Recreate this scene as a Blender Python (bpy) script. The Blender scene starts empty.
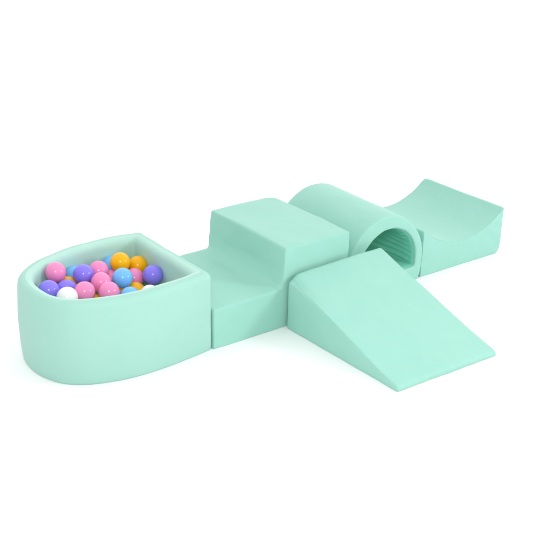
import bpy, bmesh, math, random
from mathutils import Vector, Matrix, noise
PI = math.pi
S = 0.01                      # script works in centimetres, scene in metres
sc = bpy.context.scene
C = sc.collection

# ------------------------------------------------------------------ materials
def new_mat(name):
    m = bpy.data.materials.new(name); m.use_nodes = True
    nt = m.node_tree; b = nt.nodes['Principled BSDF']
    return m, nt, b

def fabric(name, col, bump=0.3, wrinkle=0.0):
    m, nt, b = new_mat(name)
    b.inputs['Roughness'].default_value = 0.62
    b.inputs['Specular IOR Level'].default_value = 0.32
    b.inputs['Sheen Weight'].default_value = 0.10
    b.inputs['Sheen Roughness'].default_value = 0.45
    tc = nt.nodes.new('ShaderNodeTexCoord')
    # very faint dye variation
    n1 = nt.nodes.new('ShaderNodeTexNoise'); n1.inputs['Scale'].default_value = 9; n1.inputs['Detail'].default_value = 3
    nt.links.new(tc.outputs['Object'], n1.inputs['Vector'])
    mx = nt.nodes.new('ShaderNodeMix'); mx.data_type = 'RGBA'
    mx.inputs['A'].default_value = (col[0]*0.96, col[1]*0.98, col[2]*0.97, 1)
    mx.inputs['B'].default_value = (min(col[0]*1.04, 1), min(col[1]*1.02, 1), min(col[2]*1.03, 1), 1)
    nt.links.new(n1.outputs['Fac'], mx.inputs['Factor'])
    nt.links.new(mx.outputs['Result'], b.inputs['Base Color'])
    # knitted cloth grain + soft puckers
    n2 = nt.nodes.new('ShaderNodeTexNoise'); n2.inputs['Scale'].default_value = 420; n2.inputs['Detail'].default_value = 2
    nt.links.new(tc.outputs['Object'], n2.inputs['Vector'])
    n3 = nt.nodes.new('ShaderNodeTexNoise'); n3.inputs['Scale'].default_value = 14; n3.inputs['Detail'].default_value = 3
    n3.inputs['Distortion'].default_value = 0.6
    nt.links.new(tc.outputs['Object'], n3.inputs['Vector'])
    b1 = nt.nodes.new('ShaderNodeBump'); b1.inputs['Strength'].default_value = bump; b1.inputs['Distance'].default_value = 0.0008
    nt.links.new(n2.outputs['Fac'], b1.inputs['Height'])
    b2 = nt.nodes.new('ShaderNodeBump'); b2.inputs['Strength'].default_value = 0.34 + wrinkle; b2.inputs['Distance'].default_value = 0.004
    nt.links.new(n3.outputs['Fac'], b2.inputs['Height'])
    nt.links.new(b1.outputs['Normal'], b2.inputs['Normal'])
    nt.links.new(b2.outputs['Normal'], b.inputs['Normal'])
    return m

MINT = (0.292, 0.578, 0.487)
M_FAB = fabric('mint_cotton', MINT)
M_PIT = fabric('mint_cotton_pale', (0.325, 0.585, 0.50))
M_PIT_LIT = fabric('mint_cotton_lit', (0.41, 0.655, 0.57))  # pit's inner side: same mint, paled to put brighter light into the colour
M_LINING_SHADE = fabric('mint_lining_shade', (0.17, 0.56, 0.43), wrinkle=0.1)  # tunnel lining: mint deepened, the shade inside is put into the colour
M_WRINK = fabric('mint_cotton_creased', MINT, wrinkle=0.2)

def plastic(name, col, rough=0.16):
    m, nt, b = new_mat(name)
    b.inputs['Base Color'].default_value = (*col, 1)
    b.inputs['Roughness'].default_value = rough
    b.inputs['Specular IOR Level'].default_value = 0.34
    b.inputs['Subsurface Weight'].default_value = 0.0
    tc = nt.nodes.new('ShaderNodeTexCoord')
    n = nt.nodes.new('ShaderNodeTexNoise'); n.inputs['Scale'].default_value = 30; n.inputs['Detail'].default_value = 2
    nt.links.new(tc.outputs['Object'], n.inputs['Vector'])
    bp = nt.nodes.new('ShaderNodeBump'); bp.inputs['Strength'].default_value = 0.06; bp.inputs['Distance'].default_value = 0.002
    nt.links.new(n.outputs['Fac'], bp.inputs['Height']); nt.links.new(bp.outputs['Normal'], b.inputs['Normal'])
    return m
BALL_COL = {'pink': (0.81, 0.25, 0.49), 'purple': (0.235, 0.185, 0.79), 'white': (0.80, 0.80, 0.80),
            'yellow': (0.86, 0.43, 0.0), 'blue': (0.17, 0.47, 0.88)}
M_BALL = {k: plastic(k + '_plastic', v) for k, v in BALL_COL.items()}

M_FLOOR, nt, b = new_mat('white_floor')
b.inputs['Base Color'].default_value = (0.92, 0.92, 0.92, 1); b.inputs['Roughness'].default_value = 0.9
b.inputs['Specular IOR Level'].default_value = 0.0
n = nt.nodes.new('ShaderNodeTexNoise'); n.inputs['Scale'].default_value = 2.0
r = nt.nodes.new('ShaderNodeMapRange'); r.inputs['To Min'].default_value = 0.915; r.inputs['To Max'].default_value = 0.925
nt.links.new(n.outputs['Fac'], r.inputs['Value']); nt.links.new(r.outputs['Result'], b.inputs['Base Color'])

# ------------------------------------------------------------------ mesh helpers
def tag(o, label=None, cat=None, group=None, kind=None):
    if label: o['label'] = label
    if cat: o['category'] = cat
    if group: o['group'] = group
    if kind: o['kind'] = kind
    return o

def link(name, me, mat, parent=None):
    o = bpy.data.objects.new(name, me); C.objects.link(o)
    me.materials.clear(); me.materials.append(mat)
    for p in me.polygons: p.use_smooth = True
    if parent: o.parent = parent
    return o

def empty(name, loc):
    o = bpy.data.objects.new(name, None); C.objects.link(o)
    o.location = Vector(loc)*S; o.empty_display_size = 0.05
    return o

def arc(cx, cz, r, a0, a1, n):
    return [(cx + r*math.cos(math.radians(a0 + (a1-a0)*i/n)), cz + r*math.sin(math.radians(a0 + (a1-a0)*i/n))) for i in range(n+1)]

def prism(profiles, axis, t0, t1):
    """extrude closed 2-D loops along an axis; first loop is the outline, others are holes"""
    bm = bmesh.new()
    def P(u, w, t):
        return Vector((u, t, w)) if axis == 'y' else Vector((t, u, w))
    edges = []
    for loop in profiles:
        vs = [bm.verts.new(P(u, w, t0)) for u, w in loop]
        edges += [bm.edges.new((vs[i], vs[(i+1) % len(vs)])) for i in range(len(vs))]
    res = bmesh.ops.triangle_fill(bm, edges=edges, use_beauty=True)
    faces = [g for g in res['geom'] if isinstance(g, bmesh.types.BMFace)]
    ext = bmesh.ops.extrude_face_region(bm, geom=faces)
    d = P(0, 0, t1 - t0)
    for g in ext['geom']:
        if isinstance(g, bmesh.types.BMVert): g.co += d
    # keep the original cap as the other end
    bmesh.ops.recalc_face_normals(bm, faces=bm.faces)
    return bm

def foam(bm, voxel, iters):
    """remesh to an even skin and relax it, so every edge turns into a soft upholstered one"""
    me = bpy.data.meshes.new('tmp'); bm.to_mesh(me); bm.free()
    o = bpy.data.objects.new('tmp', me); C.objects.link(o)
    m = o.modifiers.new('r', 'REMESH'); m.mode = 'VOXEL'; m.voxel_size = voxel
    m = o.modifiers.new('s', 'SMOOTH'); m.factor = 0.5; m.iterations = iters
    dg = bpy.context.evaluated_depsgraph_get()
    out = bpy.data.meshes.new_from_object(o.evaluated_get(dg))
    bpy.data.objects.remove(o); bpy.data.meshes.remove(me)
    return out

def pucker(me, seed, amp, scale, extra=None):
    off = Vector((seed*13.7, seed*5.1, seed*9.3))
    ns = [v.normal.copy() for v in me.vertices]
    for v, nrm in zip(me.vertices, ns):
        c = v.co
        d = amp*noise.noise((c + off)/scale) + amp*0.45*noise.noise((c - off)/(scale*0.42))
        if extra: d += extra(c, nrm)
        v.co = c + nrm*d
        if v.co.z < 0.02: v.co.z = 0.02

def round_edge(me, ex, ey, sx, sy, r):
    """round off the upright edge at (ex, ey); sx, sy point outwards"""
    cx, cy = ex - sx*r, ey - sy*r
    for v in me.vertices:
        dx, dy = (v.co.x-cx)*sx, (v.co.y-cy)*sy
        if dx > 0 and dy > 0:
            d = math.hypot(dx, dy); m = max(dx, dy)
            if d > 1e-6:
                k = m/d
                v.co.x = cx + sx*dx*k; v.co.y = cy + sy*dy*k

from mathutils.bvhtree import BVHTree
def seam_tube(me, loops, r=0.13, lift=None):
    """a sewn ridge laid on the skin along each loop (skips what lies on the floor)"""
    bvh = BVHTree.FromPolygons([v.co for v in me.vertices], [p.vertices[:] for p in me.polygons])
    out = []
    for li, loop in enumerate(loops):
        verts, faces = [], []
        P = [Vector(p) for p in loop]
        if lift: P = [lift[li](p) for p in P]
        P.append(P[0]); runs, cur = [], []
        for a, b in zip(P[:-1], P[1:]):
            n = max(1, int((b-a).length/0.7))
            for i in range(n):
                q = a.lerp(b, i/n)
                hit = bvh.find_nearest(q)
                if hit[0] is not None and hit[0].z > 0.35: cur.append((hit[0].copy(), hit[1].copy()))
                elif cur: runs.append(cur); cur = []
        if cur: runs.append(cur)
        for run in runs:
            if len(run) < 4: continue
            pts = [p for p, n in run]
            for _ in range(2):
                pts = [pts[0]] + [(pts[i-1] + pts[i]*2 + pts[i+1])/4 for i in range(1, len(pts)-1)] + [pts[-1]]
            base = len(verts)
            for i, p in enumerate(pts):
                t = (pts[min(i+1, len(pts)-1)] - pts[max(i-1, 0)]).normalized()
                n = run[i][1]; n = (n - t*n.dot(t)).normalized(); b = t.cross(n)
                for k in range(8):
                    a = 2*PI*k/8
                    verts.append(tuple(p + n*(math.cos(a)*r - 0.02) + b*math.sin(a)*r))
            for i in range(len(pts)-1):
                for k in range(8):
                    k2 = (k+1) % 8
                    faces.append((base+i*8+k, base+i*8+k2, base+(i+1)*8+k2, base+(i+1)*8+k))
        sm = bpy.data.meshes.new('seam'); sm.from_pydata(verts, [], faces); sm.update(); out.append(sm)
    return out

def finish(me, origin=(0, 0, 0)):
    o = Vector(origin)
    for v in me.vertices: v.co = (v.co - o)*S
    me.update()
    return me

# ------------------------------------------------------------------ the floor
me = bpy.data.meshes.new('floor'); R_ = 40.0
me.from_pydata([(-R_, -R_, 0), (R_, -R_, 0), (R_, R_, 0), (-R_, R_, 0)], [], [(0, 1, 2, 3)])
o = link('floor', me, M_FLOOR); o['kind'] = 'structure'

# ------------------------------------------------------------------ two-tread foam step
DEP = 45.8
prof = [(0.15, 0), (0.1, 14.9), (28.2, 15.0)] + [(x, z) for x, z in arc(28.0, 16.2, 1.2, -84, -6, 5)] + [(30.0, 30.2), (59.4, 30.1), (59.2, 0)]
bm = prism([prof], 'y', 0, DEP)
me = foam(bm, 0.42, 4)
def step_extra(c, n):
    return 0.25*max(0, n.z)*math.sin(PI*min(max(c.y/DEP, 0), 1))
pucker(me, 1, 0.22, 11, step_extra)
for v in me.vertices:                       # cloth bridges the inner corner between its stitched ends
    c = v.co; t = min(max(c.y/DEP, 0), 1)
    rr = 7.5; wgt = (math.sin(PI*t)**0.55)*0.9
    ccx, ccz = 29.6 - rr, 15.1 + rr
    if c.x > ccx and c.z < ccz and c.x < 30.6 and c.z > 13.8 and 0.3 < c.y < DEP-0.3:
        dx, dz = c.x-ccx, c.z-ccz; d = math.hypot(dx, dz)
        if d > rr:
            k = 1 + (rr/d - 1)*wgt
            c.x = ccx + dx*k; c.z = ccz + dz*k
round_edge(me, 59.4, DEP, 1, 1, 4.2)
seam_step = seam_tube(me, [[(x, y, z) for x, z in prof] for y in (0.0, DEP)])
o = link('foam_step', finish(me, (30, 23, 0)), M_FAB); o.location = Vector((30, 23, 0))*S
for q in seam_step: link('seam', finish(q, (30, 23, 0)), M_FAB, o)
tag(o, 'mint green foam step, low tread beside the ball pit and tall block beside the tunnel', 'foam step')

# ------------------------------------------------------------------ foam ramp (wedge)
WL = 55.1
prof = [(-1.6, 0), (-1.6, 20.5), (-2.6, 20.8)] + [(-2.6 - i*(WL-3.8)/8, 20.8 - i*19.0/8) for i in range(1, 8)] + [(-1.6-WL+1.0, 1.9), (-1.6-WL, 0.9), (-1.6-WL+0.4, 0)]
bm = prism([prof], 'x', 30.4, 76.3)
me = foam(bm, 0.42, 4)
def ramp_extra(c, n):
    e = 0.0
    if n.z > 0.5:
        t = min(max((c.x-30.4)/45.9, 0), 1)
        e += 0.3*math.sin(PI*t)
    f = max(0.0, 1 - abs(c.y + 1.6 + WL)/6)
    e += f*0.28*noise.noise(Vector((c.x*0.23, 3.1, 0)))
    return e
pucker(me, 2, 0.2, 10, ramp_extra)
for v in me.vertices:                       # the cloth sags at the high corner by the step
    dx = v.co.x - 30.4; dy = -1.6 - v.co.y
    if v.co.z > 10:
        v.co.z -= 2.2*math.exp(-(dx/2.4)**2)*math.exp(-(dy/16.0)**2)*(v.co.z-10)/10
for v in me.vertices:
    t = (-1.6 - v.co.y)/WL; u = (v.co.x - 30.4)/45.9
    xl, xr = 30.5 + 1.3*t, 73.1 + 3.7*t
    v.co.x = xl + (xr-xl)*u
    v.co.z *= 1 + 0.045*(u-0.3)
    v.co.y -= 1.7*u*t*t
seam_ramp = seam_tube(me, [[(x, y, z) for y, z in prof] for x in (30.4, 73.9)], lift=[lambda p: Vector((30.5 + 1.3*(-1.6-p.y)/WL, p.y, p.z)), lambda p: Vector((73.1 + 3.7*(-1.6-p.y)/WL, p.y - 1.7*((-1.6-p.y)/WL)**2, p.z*1.03))])
o = link('foam_ramp', finish(me, (53, -29, 0)), M_FAB); o.location = Vector((53, -29, 0))*S
for q in seam_ramp: link('seam', finish(q, (53, -29, 0)), M_FAB, o)
tag(o, 'mint green foam ramp sloping from the tall step down to the white floor', 'foam ramp')

# ------------------------------------------------------------------ foam tunnel
TX, TZ, TR = 81.9, 11.0, 19.55
TY0, TY1 = 3.0, 47.6
def rad(a): return TR
outer = [(TX+TR-1.2, 0), (TX+TR-0.1, 3.0)] + [(TX + rad(a)*math.cos(math.radians(a)), TZ + rad(a)*math.sin(math.radians(a))) for a in range(0, 181, 4)] + [(TX-TR+0.1, 3.0), (TX-TR+1.2, 0)]
IR, IZ, IX = 14.25, 9.9, 82.8
def hole(r, z0, n=48):
    return [(IX+r, z0)] + arc(IX, IZ, r, 0, 180, n) + [(IX-r, z0)]
root = empty('foam_tunnel', (TX, 25, 0))
tag(root, 'mint green arched foam tunnel with creased inner lining, behind the high end of the ramp', 'foam tunnel')
bm = prism([outer, list(reversed(hole(IR+0.55, 6.0)))], 'y', TY0, TY1)
me = foam(bm, 0.45, 14)
pucker(me, 3, 0.18, 10)
for v in me.vertices:                       # the near end is pressed a little flat on the saddle's side
    dx, dz = v.co.x-TX, v.co.z-TZ; d = math.hypot(dx, dz)
    if dz > 0 and d > 15:
        ang = math.degrees(math.atan2(dz, dx)); t = 1 - (v.co.y-TY0)/(TY1-TY0)
        k = 1 - 1.1*t*math.exp(-((ang-46)/26)**2)*(d-15)/(TR-15)/TR
        v.co.x = TX + dx*k; v.co.z = TZ + dz*k
link('tunnel_body', finish(me, (TX, 25, 0)), M_FAB, root)
# lining: cloth gathered into folds that run along the tunnel
NS, NY = 420, 72
loop = hole(IR, 6.6, 64)
# resample the closed loop by length
pts = [Vector((a, 0, c)) for a, c in loop]; pts.append(pts[0])
L = [0]
for i in range(len(pts)-1): L.append(L[-1] + (pts[i+1]-pts[i]).length)
def at(s):
    s = s % L[-1]
    for i in range(len(pts)-1):
        if s <= L[i+1]:
            return pts[i].lerp(pts[i+1], (s-L[i])/max(L[i+1]-L[i], 1e-6))
verts, faces = [], []
cen = Vector((TX, 0, 12))
for j in range(NY+1):
    y = TY0 + 0.7 + (TY1 - TY0 - 1.4)*j/NY
    e = min(y - TY0 - 0.7, TY1 - 0.7 - y)
    fade = min(1, max(0, e-1.2)/3.0); fade = fade*fade*(3-2*fade)
    flare = 1.1*max(0, 1 - e/1.5)**2
    for i in range(NS):
        s = L[-1]*i/NS
        p = at(s)
        inn = (cen - p).normalized()
        up = p.z > 7.2
        w = s*2.3 + 2.4*noise.noise(Vector((s*0.10, y*0.045, 2))) + 0.8*noise.noise(Vector((s*0.3, y*0.12, 7)))
        fold = (0.5+0.5*math.sin(w))**1.6
        a = (0.25 + 0.65*(0.5+0.5*noise.noise(Vector((s*0.16, y*0.03, 11))))) * (1.0 if up else 0.3)
        q = p + inn*(a*fold*fade*1.1 - flare)
        verts.append((q.x, y, q.z))
for j in range(NY):
    for i in range(NS):
        i2 = (i+1) % NS
        faces.append((j*NS+i, j*NS+i2, (j+1)*NS+i2, (j+1)*NS+i))
me = bpy.data.meshes.new('inner_lining'); me.from_pydata(verts, [], faces)
bm = bmesh.new(); bm.from_mesh(me); bmesh.ops.recalc_face_normals(bm, faces=bm.faces); bm.to_mesh(me); bm.free()
lin = link('inner_lining', finish(me, (TX, 25, 0)), M_LINING_SHADE, root)
tag(lin, 'mint inner lining gathered into long folds, tunnel shade put into its colour')

# ------------------------------------------------------------------ foam saddle (concave block)
SX0, SX1, SY0, SD = 101.9, 149.2, 3.7, 46.0
def sad(x):
    d = x - 125.2
    return 11.0 + 34.0 - math.sqrt(34.0**2 - d*d)
xs = [SX0 + 0.9 + (SX1-SX0-1.8)*i/40 for i in range(41)]
prof = [(SX0+0.1, 0), (SX0-0.1, sad(SX0+0.9)+0.1)] + [(x, sad(x)) for x in xs] + [(SX1, sad(SX1-0.9)-0.3), (SX1-0.1, 3.4), (SX1-0.9, 1.3), (SX1-2.9, 0)]
bm = prism([prof], 'y', SY0, SY0+SD)
me = foam(bm, 0.42, 4)
def sad_extra(c, n):
    e = 0.0
    if n.y < -0.5:      # pulled cloth on the front face, fanning from the hollow
        ang = math.atan2(c.z-24, c.x-125)
        rr = math.hypot(c.x-125, c.z-24)
        k = math.sin(ang*26 + 2.5*noise.noise(Vector((c.x*0.08, c.z*0.1, 5))))
        m = 0.5+0.5*noise.noise(Vector((c.x*0.07, c.z*0.09, 17)))
        e += 0.24*min(1, c.z/5)*k*m*min(1, max(0, (rr-12)/8))
    return e
pucker(me, 4, 0.2, 9, sad_extra)
round_edge(me, SX1, SY0+SD, 1, 1, 2.6); round_edge(me, SX1, SY0, 1, -1, 1.6)
seam_sad = seam_tube(me, [[(x, y, z) for x, z in prof] for y in (SY0, SY0+SD)])
o = link('foam_rocker', finish(me, (125, 26, 0)), M_WRINK); o.location = Vector((125, 26, 0))*S
for q in seam_sad: link('seam', finish(q, (125, 26, 0)), M_WRINK, o)
tag(o, 'mint green foam block with a hollow curved top, at the far end beyond the tunnel', 'foam block')

# ------------------------------------------------------------------ ball pit
def catmull(P, n):
    out = []
    for i in range(len(P)-1):
        p0 = Vector(P[max(i-1, 0)]); p1 = Vector(P[i]); p2 = Vector(P[i+1]); p3 = Vector(P[min(i+2, len(P)-1)])
        for k in range(n):
            t = k/n
            out.append(0.5*((2*p1) + (p2-p0)*t + (2*p0-5*p1+4*p2-p3)*t*t + (3*p1-p0-3*p2+p3)*t**3))
    out.append(Vector(P[-1]))
    return out
def resample(P, n):
    L = [0]
    for i in range(len(P)-1): L.append(L[-1] + (P[i+1]-P[i]).length)
    out = []; k = 0
    for j in range(n):
        s = L[-1]*j/(n-1)
        while k < len(P)-2 and L[k+1] < s: k += 1
        out.append(P[k].lerp(P[k+1], min(1, (s-L[k])/max(L[k+1]-L[k], 1e-9))))
    return out
curve_o = [(-1.8, 0.2), (-10, -.9), (-20, -1.7), (-30, -1.5), (-38, -.1), (-46, 3.2), (-51.5, 7.4), (-54.8, 13), (-56.2, 19.5), (-56, 26), (-54.2, 32.5), (-49.8, 38.3), (-43.8, 42.4), (-37, 45.1), (-29, 47.2), (-18, 48.2), (-9, 47.6), (-2.2, 46.2)]
PO = resample(catmull(curve_o, 8), 150)
# inner line: the same curve moved in by the wall's thickness
WALL = 5.3
ctr = Vector((-28, 23.3))
curve_i = []
for i in range(len(PO)):
    a = PO[max(i-1, 0)]; c = PO[min(i+1, len(PO)-1)]
    t = (c-a).normalized(); nrm = Vector((t.y, -t.x))
    if nrm.dot(ctr-PO[i]) < 0: nrm = -nrm
    curve_i.append(PO[i] + nrm*WALL)
curve_i = [p for p in curve_i if p.x < -6.2]
PI_ = resample(curve_i, 150)
def close_side(A, B, xmax, n):
    """from A (end of curve, back) round to B (start, front) along x = xmax"""
    out = []; r = xmax - A.x
    for i in range(1, 11):
        a = PI/2 - (PI/2)*i/10
        out.append(Vector((A.x + r*math.cos(a), A.y - r + r*math.sin(a))))
    y0, y1 = A.y - r, B.y + (xmax - B.x)
    for i in range(1, n): out.append(Vector((xmax, y0 + (y1-y0)*i/n)))
    r = xmax - B.x
    for i in range(0, 10):
        a = -(PI/2)*i/10
        out.append(Vector((B.x + r*math.cos(a), B.y + r + r*math.sin(a))))
    return out
side_o = close_side(PO[-1], PO[0], -0.25, 40)
side_i = close_side(PI_[-1], PI_[0], -5.5, 40)
LO = PO + side_o; LI = PI_ + side_i
NL = len(LO)
HT = 28.5; FLZ = 8.4
sect = []                                     # (blend outer->inner, z)
sect += [(0.05, 0.03), (0.012, 0.25), (0.0, 0.8)] + [(0.0, 0.8 + (25.3-0.8)*i/16) for i in range(1, 17)]
for i in range(1, 17):
    a = PI - PI*i/16
    k = abs(math.cos(a))**0.7*(1 if math.cos(a) > 0 else -1)
    sect.append((0.5 + 0.5*k, 25.3 + (HT-25.3)*abs(math.sin(a))**0.8))
sect += [(1.0, 25.3 + (FLZ-2-25.3)*i/14) for i in range(1, 15)]
verts, faces = [], []
for (f, z) in sect:
    for i in range(NL):
        p = LO[i].lerp(LI[i], f)
        bul = 0.55*math.sin(PI*min(z/25, 1)) if f < 0.01 else (-0.0)
        d = (LO[i]-LI[i]).normalized()
        p = p + d*bul*min(1, max(0, (-LO[i].x-0.3)/12))
        verts.append((p.x, p.y, z))
for j in range(len(sect)-1):
    for i in range(NL):
        i2 = (i+1) % NL
        faces.append((j*NL+i, j*NL+i2, (j+1)*NL+i2, (j+1)*NL+i))
faces.append(tuple(reversed(range(NL))))
me = bpy.data.meshes.new('pit_wall'); me.from_pydata(verts, [], faces)
bm = bmesh.new(); bm.from_mesh(me); bmesh.ops.recalc_face_normals(bm, faces=bm.faces); bm.to_mesh(me); bm.free()
pucker(me, 5, 0.22, 9)
# the same skin cut along the crest of the rim: outside cover and inner side, paled as if lit
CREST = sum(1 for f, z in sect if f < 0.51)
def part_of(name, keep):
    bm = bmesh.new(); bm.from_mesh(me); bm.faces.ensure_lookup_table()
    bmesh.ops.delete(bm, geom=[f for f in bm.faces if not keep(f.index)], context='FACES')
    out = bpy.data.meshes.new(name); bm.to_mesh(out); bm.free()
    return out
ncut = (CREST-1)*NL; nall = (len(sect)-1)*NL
me_in = part_of('pit_inner_lit', lambda i: ncut <= i < nall)
me = part_of('pit_wall', lambda i: i < ncut or i >= nall)
root = empty('ball_pit', (-28, 23.3, 0))
tag(root, 'mint green D-shaped foam ball pit filled with coloured balls, at the near end', 'ball pit')
pl = link('pit_inner_lit', finish(me_in, (-28, 23.3, 0)), M_PIT_LIT, root)
tag(pl, 'mint inner side of the pit wall, light on it put into its colour')
link('pit_wall', finish(me, (-28, 23.3, 0)), M_PIT, root)
# padded bottom: a cushion that fills the inside
vs, fs = [], []
rings = [(1.0, FLZ-1.5), (0.995, FLZ-0.6), (0.975, FLZ-0.1), (0.94, FLZ)] + [(0.94*(1-k/6), FLZ) for k in range(1, 6)]
for (f, z) in rings:
    for p in LI:
        q = ctr.lerp(p, f); vs.append((q.x, q.y, z))
for j in range(len(rings)-1):
    for i in range(NL):
        i2 = (i+1) % NL
        fs.append((j*NL+i, j*NL+i2, (j+1)*NL+i2, (j+1)*NL+i))
fs.append(tuple((len(rings)-1)*NL+i for i in range(NL)))
fs.append(tuple(reversed(range(NL))))
me = bpy.data.meshes.new('pit_cushion'); me.from_pydata(vs, [], fs)
link('pit_cushion', finish(me, (-28, 23.3, 0)), M_PIT, root)

# ------------------------------------------------------------------ balls
BR = 3.5
bm = bmesh.new(); bmesh.ops.create_uvsphere(bm, u_segments=40, v_segments=24, radius=BR*S)
ball_me = bpy.data.meshes.new('ball'); bm.to_mesh(ball_me); bm.free()
for p in ball_me.polygons: p.use_smooth = True
meshes = {}
for k, m in M_BALL.items():
    c = ball_me.copy(); c.name = 'play_ball'; c.materials.append(m); meshes[k] = c
BALLS = [
 ('pink', -39.27, 35.44, 25.39, 'pink ball resting on top at the rounded end, against the inner wall of the pit'),
 ('pink', -23.81, 34.56, 22.50, 'pink ball behind the middle pink ball, right of the high purple ball'),
 ('pink', -27.34, 26.39, 22.09, 'middle pink ball between the high purple ball and the top blue ball'),
 ('pink', -35.52, 22.48, 22.25, 'pink ball at the near rim beside the left white ball'),
 ('pink', -28.46, 19.03, 21.68, 'pink ball at the near rim directly in front of the middle pink ball'),
 ('pink', -12.62, 30.11, 18.63, 'pink ball half hidden between the top blue ball and the right purple ball'),
 ('pink', -18.59, 34.67, 17.85, 'pink ball almost hidden behind the top blue ball'),
 ('purple', -45.50, 28.02, 23.18, 'purple ball leftmost in the pit, below the high pink ball'),
 ('purple', -38.80, 28.58, 21.52, 'purple ball half hidden behind the left white ball'),
 ('purple', -30.67, 32.36, 23.64, 'purple ball lying high on the pile, fully visible between two pink balls'),
 ('purple', -8.33, 24.58, 20.77, 'purple ball rightmost in the pit, near the straight wall by the step'),
 ('white', -42.39, 21.26, 22.52, 'white ball at the near rim of the rounded end, in front of purple balls'),
 ('white', -15.31, 15.04, 18.68, 'white ball peeking over the near rim below the rightmost purple ball'),
 ('yellow', -15.62, 33.99, 23.88, 'orange yellow ball topmost at the back, behind the top blue ball'),
 ('yellow', -8.10, 35.17, 20.42, 'orange yellow ball at the back corner, right of the topmost yellow ball'),
 ('yellow', -15.66, 24.01, 16.42, 'orange yellow ball low in the pile under the half hidden pink ball on the right'),
 ('yellow', -18.25, 29.59, 13.04, 'orange yellow ball showing a sliver beneath the top blue ball'),
 ('yellow', -31.46, 24.90, 15.80, 'orange yellow ball low down between the two near pink balls'),
 ('yellow', -35.75, 34.53, 19.67, 'orange yellow ball glimpsed beneath the high pink ball on the left'),
 ('blue', -19.52, 25.66, 22.04, 'light blue ball on top of the pile, fully visible below the topmost yellow ball'),
 ('blue', -15.40, 40.15, 20.54, 'light blue ball at the back wall, mostly hidden by the topmost yellow ball'),
 ('blue', -22.18, 16.36, 19.24, 'light blue ball peeking over the near rim, below the top blue ball'),
 ('blue', -30.71, 38.78, 20.88, 'light blue ball at the back wall, between the high pink and high purple balls'),
]
for i, (k, x, y, z, lab) in enumerate(BALLS):
    o = bpy.data.objects.new('play_ball', meshes[k]); C.objects.link(o)
    o.location = (x*S, y*S, z*S); o.rotation_euler = (i*1.3, i*0.7, i*2.1)
    tag(o, lab, 'play ball', 'plastic balls filling the ball pit')

# ------------------------------------------------------------------ camera
cam = bpy.data.cameras.new('camera'); co = bpy.data.objects.new('camera', cam); C.objects.link(co)
cam.sensor_fit = 'HORIZONTAL'; cam.sensor_width = 36; cam.lens = 1028.26/533*36
cam.clip_start = 0.05; cam.clip_end = 200
yaw, pit, roll = math.radians(37.72), math.radians(23.45), math.radians(1.51)
f = Vector((math.sin(yaw)*math.cos(pit), math.cos(yaw)*math.cos(pit), -math.sin(pit)))
rt = Vector((math.cos(yaw), -math.sin(yaw), 0)); up = rt.cross(f)
# roll: picture turned by +roll (y down) about the centre
def basis(sg):
    a = roll*sg
    return rt*math.cos(a) + up*math.sin(a), up*math.cos(a) - rt*math.sin(a)
rx, uy = basis(1)
co.matrix_world = Matrix(((rx.x, uy.x, -f.x, -1.7481), (rx.y, uy.y, -f.y, -2.5430), (rx.z, uy.z, -f.z, 1.6492), (0, 0, 0, 1)))
sc.camera = co

# ------------------------------------------------------------------ light
w = bpy.data.worlds.new('World'); sc.world = w; w.use_nodes = True
bg = w.node_tree.nodes['Background']; bg.inputs['Color'].default_value = (1, 1, 1, 1); bg.inputs['Strength'].default_value = 1.0
wn = w.node_tree; tcw = wn.nodes.new('ShaderNodeTexCoord'); dot = wn.nodes.new('ShaderNodeVectorMath'); dot.operation = 'DOT_PRODUCT'
dot.inputs[1].default_value = (0.61, 0.79, 0.0); wn.links.new(tcw.outputs['Generated'], dot.inputs[0])
mr = wn.nodes.new('ShaderNodeMapRange'); mr.inputs['From Min'].default_value = -1; mr.inputs['From Max'].default_value = 1
mr.inputs['To Min'].default_value = 0.55; mr.inputs['To Max'].default_value = 1.63
wn.links.new(dot.outputs['Value'], mr.inputs['Value']); wn.links.new(mr.outputs['Result'], bg.inputs['Strength'])
def softbox(name, direction, dist, size, power, col=(1, 1, 1)):
    tgt = Vector((0.35, 0.1, 0.15))
    l = bpy.data.lights.new(name, 'AREA'); l.shape = 'RECTANGLE'; l.size = size; l.size_y = size; l.energy = power; l.color = col
    ob = bpy.data.objects.new(name, l); C.objects.link(ob)
    d = Vector(direction).normalized(); ob.location = tgt + d*dist
    ob.rotation_euler = (-d).to_track_quat('-Z', 'Y').to_euler()
softbox('softbox', (-0.61*0.86, -0.79*0.86, 0.52), 4.2, 0.85, 62)
softbox('softbox', (0.62, -0.78, 0.46), 3.8, 0.75, 40)

sc.view_settings.view_transform = 'Standard'; sc.view_settings.look = 'None'
sc.view_settings.exposure = 0.0; sc.view_settings.gamma = 1.0
sc.render.film_transparent = False
sc.cycles.max_bounces = 10; sc.cycles.diffuse_bounces = 6
try:
    sc.cycles.use_denoising = True
except Exception: pass
